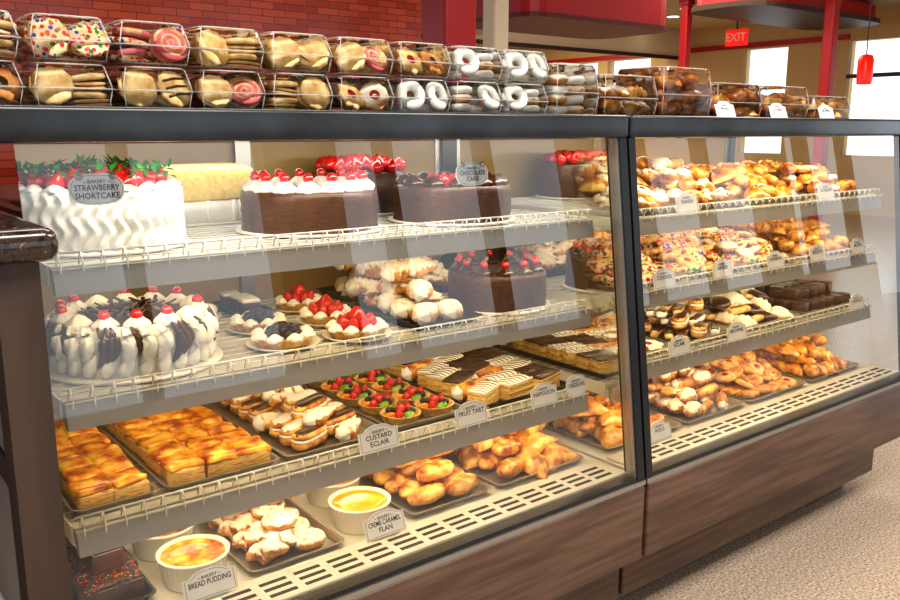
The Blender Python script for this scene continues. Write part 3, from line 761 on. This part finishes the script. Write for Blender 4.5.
def cookie_box(name, x, y, z, ka, kb, mode, seed, w=.138, d=.15, h=.072):
    mb = MB(); r = random.Random(seed)
    clam(mb, w, d, h)
    if ka == 'donut':
        for i in (-1, 1):
            if (seed+i) % 3:
                i_donut(mb, T(i*.032, -.048, .034, rx=1.2+r.uniform(-.2, .1), rz=.25*i), r, M_cream, .021, .0125)
                for k in range(3): i_donut(mb, T(i*.031, .005, .004+k*.02), r, M_cream, .019, .0105)
            else:
                for k in range(3): i_donut(mb, T(i*.031+r.uniform(-.003, .003), -.03, .004+k*.02, rx=r.uniform(-.1, .1)), r, M_sug2 if k == 1 else M_cream, .02, .0105)
        mb.obj(name, (x, y, z)); return
    for i in (-1, 1):
        kf = kinds[ka] if i < 0 else kinds[kb]
        st = kinds[kb] if i < 0 else kinds[ka]
        face = (mode == 0) or (mode == 1 and i < 0) or (mode == 2 and i > 0)
        if mode == 3:
            for k in range(7):
                (kf if k else st)(mb, T(i*.03+r.uniform(-.004, .004), -.047+k*.013, .031, rx=.95+r.uniform(-.2, .2), rz=r.uniform(-.6, .6)), r)
        elif face:
            for k in range(2):
                kf(mb, T(i*.031, -.052+k*.015, .034, rx=1.2+r.uniform(-.25, .1), rz=r.uniform(-.4, .4), ry=r.uniform(-.2, .2)), r)
            z0 = .003
            for k in range(4):
                st(mb, T(i*.031, .03, z0, rz=r.random()*6), r); z0 += .0145
        else:
            z0 = .003
            for k in range(4):
                (st if k % 2 else kf)(mb, T(i*.031+r.uniform(-.004, .004), -.028+r.uniform(-.006, .004), z0, rz=r.random()*6, rx=r.uniform(-.08, .2)), r)
                kf(mb, T(i*.031, .036, z0, rz=r.random()*6), r); z0 += .0145
    mb.obj(name, (x, y, z))
TOPZ = 1.315
edges = [.19, .331, .468, .605, .745, .89, 1.035, 1.185, 1.335, 1.48]
# per column: (lower, upper) = (left kind, right kind, stacking mode)
plan = [((5, 7, 0), (4, 5, 1)), ((4, 1, 1), (0, 0, 0)), ((4, 2, 0), (0, 8, 2)), ((8, 1, 3), (4, 1, 1)), ((1, 4, 2), (1, 1, 3)), ((5, 3, 3), (8, 1, 3)), ((3, 7, 0), (7, 3, 3))]
for i in range(9):
    x = (edges[i]+edges[i+1])/2
    w = edges[i+1]-edges[i]-.004
    for lay in range(2):
        if i >= 7 or (i == 6 and lay == 0): cookie_box('donut_clamshell_box', x, .30, TOPZ+lay*.0745, 'donut', None, 0, i+lay, w)
        else:
            a, b, md = plan[i][lay]
            cookie_box('cookie_clamshell_box', x, .30, TOPZ+lay*.0745, a, b, md, 40+i*8+lay*4, w)
def pastry_box(x, w, h, fns, nx, ny, layers, lh, seed, d=.19):
    mb = MB(); r = random.Random(seed); clam(mb, w, d, h)
    for l in range(layers):
        for a in range(nx):
            for b in range(ny):
                fns[(a+b+l) % len(fns)](mb, T(-w/2+.02+(a+.5)*(w-.04)/nx, -d/2+.02+(b+.5)*(d-.04)/ny, .004+l*lh, rz=r.uniform(-.8, .8), rx=r.uniform(-.15, .15)), r)
    mb.obj('pastry_clamshell_box', (x, .31, TOPZ))
M_bagel = noisy('baked_brown', [(.32, col(120, 60, 20)), (.5, col(186, 112, 48)), (.7, col(230, 172, 100))], 34, .35, .4, coat=.2)
pastry_box(1.565, .16, .125, [F(i_donut, mat=M_cream, rr=.02, q=.012), F(i_donut, mat=M_sug2, rr=.02, q=.012)], 2, 2, 4, .024, 1)
pastry_box(1.765, .22, .105, [F(i_croissant, mat=M_gold, Ln=.085), F(i_twist, mat=M_sug, Ln=.09)], 2, 3, 2, .034, 2)
pastry_box(2.0, .23, .135, [F(i_donut, mat=M_bagel, rr=.03, q=.022), F(i_croissant, mat=M_bagel, Ln=.1, Rr=.032)], 2, 2, 3, .034, 3)
pastry_box(2.25, .24, .10, [F(i_croissant, mat=M_bagel, Ln=.1, Rr=.03), F(i_turnover, mat=M_gold2)], 2, 3, 2, .034, 4)
pastry_box(2.51, .25, .10, [F(i_croissant, mat=M_bagel, Ln=.1), F(i_square, s=.07)], 3, 3, 2, .034, 5)
pastry_box(2.78, .24, .075, [F(i_turnover, mat=M_gold, s=.09)], 2, 3, 2, .026, 6)
for s, x in (('BAGELS', 2.05), ('SCONES', 2.31), ('MUFFINS', 2.58)):
    label('price_label', [s], x, .13, TOPZ, .085, .045, -.35)

# ------------------------------------------------------------ granite counter at left
E = empty('granite_counter', (-.3, .2, 0))
M_gran = noisy('granite_brown', [(.38, col(22, 18, 20)), (.5, col(66, 50, 44)), (.6, col(40, 34, 36)), (.72, col(150, 128, 112))], 90, .15, 0, detail=3, coat=.3)
M_grey = noisy('counter_panel', [(.3, col(120, 108, 98)), (.7, col(142, 130, 118))], 4, .5, 0)
b = MB(); rbox(b, M_gran, 1.2, .95, .042, .018, T(-.34, .295, 1.125)); o = b.obj('granite_top', (.3, -.2, 0)); o.parent = E
b = MB(); box(b, M_wood2, .188, .238, -.155, -.10, 0, 1.125); box(b, M_wood2, -.93, -.88, -.155, -.10, 0, 1.125); o = b.obj('corner_posts', (.3, -.2, 0)); o.parent = E
b = MB(); box(b, M_grey, .205, .225, -.10, .75, .55, 1.125); box(b, M_wood2, -.88, .205, .55, .58, .1, 1.125)
box(b, M_wood2, .20, .23, -.10, .75, .80, .84); box(b, M_white, .203, .228, -.10, .75, .50, .55); o = b.obj('side_panels', (.3, -.2, 0)); o.parent = E

# ------------------------------------------------------------ room
def room(name, mats, boxes):
    b = MB()
    for m, c in zip(mats, boxes): box(b, m, *c)
    return b.obj(name)
m, nt, bs = newmat('terrazzo_floor')
tc = N(nt, 'ShaderNodeTexCoord'); n = N(nt, 'ShaderNodeTexNoise', Scale=130, Detail=2); L(nt, tc.outputs['Object'], n.inputs['Vector'])
cr = ramp(nt, n.outputs[0], [(.34, col(132, 112, 96)), (.44, col(166, 148, 132)), (.56, col(178, 161, 145)), (.68, col(204, 192, 178))]); L(nt, cr.outputs[0], bs.inputs['Base Color']); bs.inputs['Roughness'].default_value = .22
M_floor = m
m, nt, bs = newmat('red_glazed_tile')
tc = N(nt, 'ShaderNodeTexCoord'); s = N(nt, 'ShaderNodeSeparateXYZ'); c = N(nt, 'ShaderNodeCombineXYZ'); L(nt, tc.outputs['Object'], s.inputs[0]); L(nt, s.outputs[0], c.inputs[0]); L(nt, s.outputs[2], c.inputs[1])
br = N(nt, 'ShaderNodeTexBrick', Scale=1.0); br.inputs['Brick Width'].default_value = .11; br.inputs['Row Height'].default_value = .03; br.inputs['Mortar Size'].default_value = .0018
br.inputs['Color1'].default_value = col(124, 40, 24); br.inputs['Color2'].default_value = col(148, 60, 36); br.inputs['Mortar'].default_value = col(84, 32, 24)
L(nt, c.outputs[0], br.inputs['Vector']); L(nt, br.outputs['Color'], bs.inputs['Base Color']); bs.inputs['Roughness'].default_value = .15
M_tile = m
M_ceil = plain('ceiling_paint', col(190, 168, 132), .8)
M_wallc = plain('wall_tan', col(200, 166, 112), .7)
M_redp = plain('red_paint', col(172, 12, 18), .4)
M_offw = plain('offwhite_paint', col(224, 208, 180), .6)
M_dark = plain('dark_trim', col(60, 40, 32), .5)
room('floor', [M_floor], [(-4, 13.2, -5.2, 16, -.05, 0)])
room('ceiling', [M_ceil], [(-4, 13.2, -5.2, 16, 3.0, 3.06)])
room('wall_back', [M_tile], [(-4, 2.62, 2.3, 2.45, 0, 3.0)])
room('wall_far', [M_wallc], [(2.62, 13.2, 15.9, 16, 0, 3.0)])
b = MB(); XW = 13.0
box(b, M_wallc, XW, XW+.2, 0, 15.9, 0, .9); box(b, M_wallc, XW, XW+.2, 0, 15.9, 2.6, 3.0)
box(b, M_wallc, XW, XW+.2, 5.5, 6.5, .9, 2.6); box(b, M_wallc, XW, XW+.2, 7.3, 9.0, .9, 2.6)
box(b, M_wallc, XW, XW+.2, 9.0, 15.9, .9, 1.6)
y = 0
while y < 5.5:
    box(b, M_dark, XW, XW+.2, y, y+.09, .9, 2.6); y += 1.1
y = 9.0
while y < 15.9:
    box(b, M_wallc, XW, XW+.2, y, y+.25, 1.6, 2.6); y += 1.3
box(b, M_dark, XW-.02, XW, 0, 5.5, 2.05, 2.11); box(b, M_redp, XW-.04, XW, 5.5, 15.9, 2.62, 2.7)
b.obj('wall_right')
mb = MB(); mb.add([(XW+.1, 0, .9), (XW+.1, 15.9, .9), (XW+.1, 15.9, 2.6), (XW+.1, 0, 2.6)], [(0, 1, 2, 3)], M_glassE, None, False); mb.obj('window_1')
# shop-front wall behind the photographer, unseen, added so its windows streak the glass reflections
b = MB(); box(b, M_wallc, -4, 13.2, -5.2, -5.0, 0, .5); box(b, M_wallc, -4, 13.2, -5.2, -5.0, 2.8, 3.0)
x = -4
k = 0
while x < 13.1:
    wd = .7 if k % 3 == 0 else .1
    box(b, M_wallc if k % 3 == 0 else M_dark, x, x+wd, -5.2, -5.0, .5, 2.8); x += 1.2; k += 1
b.obj('wall_front')
def pillar(name, mat, x, y, w, d, h=3.0, rz=0):
    b = MB(); loft(b, mat, [(0, w/2+.03, d/2+.03, .02), (.12, w/2+.03, d/2+.03, .02), (.13, w/2, d/2, .02), (h-.1, w/2, d/2, .02), (h-.09, w/2+.02, d/2+.02, .02), (h, w/2+.02, d/2+.02, .02)], smooth=False); b.obj(name, (x, y, 0))
pillar('red_column', M_redp, 3.83, 3.62, .28, .28)
pillar('white_column', M_offw, 4.50, 3.89, .15, .15)
pillar('red_column', M_redp, 10.4, 4.4, .14, .14)
pillar('red_column', M_redp, 9.8, 6.1, .12, .12)
M_rdk = plain('dark_red_trim', col(96, 14, 16), .5)
b = MB(); loft(b, M_redp, [(2.24, .95, .5, .2), (3.0, .95, .5, .2)], smooth=False); loft(b, M_rdk, [(2.21, .97, .52, .2), (2.25, .97, .52, .2)], smooth=False); b.obj('red_soffit', (6.0, 4.6, 0))
b = MB(); loft(b, M_redp, [(2.78, 1.6, .5, .4), (2.95, 1.6, .5, .4)], smooth=False); loft(b, M_dark, [(2.72, 1.65, .55, .4), (2.78, 1.65, .55, .4)], smooth=False); loft(b, M_redp, [(2.95, 1.5, .45, .4), (3.0, 1.5, .45, .4)]); b.obj('red_canopy', (10.8, 5.2, 0))
b = MB(); box(b, M_offw, 5.5, 12.9, 8.5, 8.9, 2.55, 3.0); box(b, M_dark, 5.5, 12.9, 8.46, 8.5, 2.5, 2.56); b.obj('ceiling_beam')
b = MB(); box(b, M_wallc, 7.2, 7.5, 7.0, 8.4, 2.5, 3.0); box(b, M_redp, 7.15, 7.2, 7.0, 8.4, 2.62, 2.72); b.obj('wall_header')
b = MB(); rbox(b, plain('sign_red', col(220, 20, 15), .4, 0, **{'Emission Color': col(255, 20, 10), 'Emission Strength': .8}), .05, .34, .22, .01); tube(b, M_dark, [(0, 0, .22), (0, 0, .4), (0, 0, .55)], .012, 6)
tv, tf = textmesh('EXIT', .16)
b.add([(-.027, -v[0], v[1]+.11) for v in tv], tf, M_offw, None, False)
b.obj('exit_sign', (10.9, 6.05, 2.45))
M_shade = plain('red_glass_shade', col(205, 26, 12), .25, 0, **{'Emission Color': col(255, 40, 14), 'Emission Strength': .5})
for (x, y, z) in ((8.1, 2.78, 1.70),):
    b = MB()
    lathe(b, M_shade, [(.065, 0), (.07, .05), (.07, .22), (.055, .26), (.02, .27)], 20)
    lathe(b, emis('bulb', (1, .8, .5, 1), 5), [(0, .03), (.03, .06), (.03, .12), (0, .15)], 10)
    tube(b, M_dark, [(0, 0, .26), (0, 0, .7), (0, 0, 3.0-z)], .005, 6); b.obj('pendant_lamp', (x, y, z))
M_dl = emis('downlight_lens', (1, .9, .7, 1), 6)
for (x, y) in ((7.5, 6.5), (9.2, 7.6), (10.6, 6.7), (11.8, 8.2), (8.6, 9.8), (10.5, 10.5), (12, 6.0), (9.8, 3.4), (8.8, 4.6), (11.3, 4.0), (9.9, 7.0), (11.2, 7.4), (12.2, 7.0)):
    b = MB(); lathe(b, M_offw, [(.0, -.004), (.09, -.004), (.13, -.008), (.13, .0)], 20, None, None, [M_dl, M_offw, M_offw]); b.obj('recessed_ceiling_light', (x, y, 3.0))

# ------------------------------------------------------------ lights
def area(x, y, z, sx, sy, p, c=(1, .95, .87), rot=(0, 0, 0)):  # added fill under the ceiling to brighten cases, box tops and room
    ld = bpy.data.lights.new('ceiling_fill_light', 'AREA'); ld.shape = 'RECTANGLE'; ld.size = sx; ld.size_y = sy; ld.energy = p; ld.color = c
    o = bpy.data.objects.new('ceiling_fill_light', ld); sc.collection.objects.link(o); o.location = (x, y, z); o.rotation_euler = rot
area(.6, -1.3, 2.98, 1.6, .8, 88)
area(2.8, -1.3, 2.98, 1.6, .8, 74)
area(1.0, 1.2, 2.98, 2.0, .6, 26)
area(4.5, 1.0, 2.98, 1.5, 1.5, 56)
area(8, 5, 2.98, 3, 3, 130, (1, .88, .7))
area(10.5, 10, 2.98, 3, 3, 170, (1, .88, .7))
w = bpy.data.worlds.new('World'); sc.world = w; w.use_nodes = True
bg = w.node_tree.nodes['Background']; bg.inputs[0].default_value = (.86, .93, 1, 1); bg.inputs[1].default_value = 1.7

# ------------------------------------------------------------ camera
cam = bpy.data.cameras.new('camera'); co = bpy.data.objects.new('camera', cam); sc.collection.objects.link(co)
co.location = (0, -1.26, 1.28); co.rotation_euler = (math.radians(90-11.3), 0, math.radians(-38.2))
cam.sensor_width = 36; cam.lens = 34.0; cam.clip_start = .05
sc.camera = co
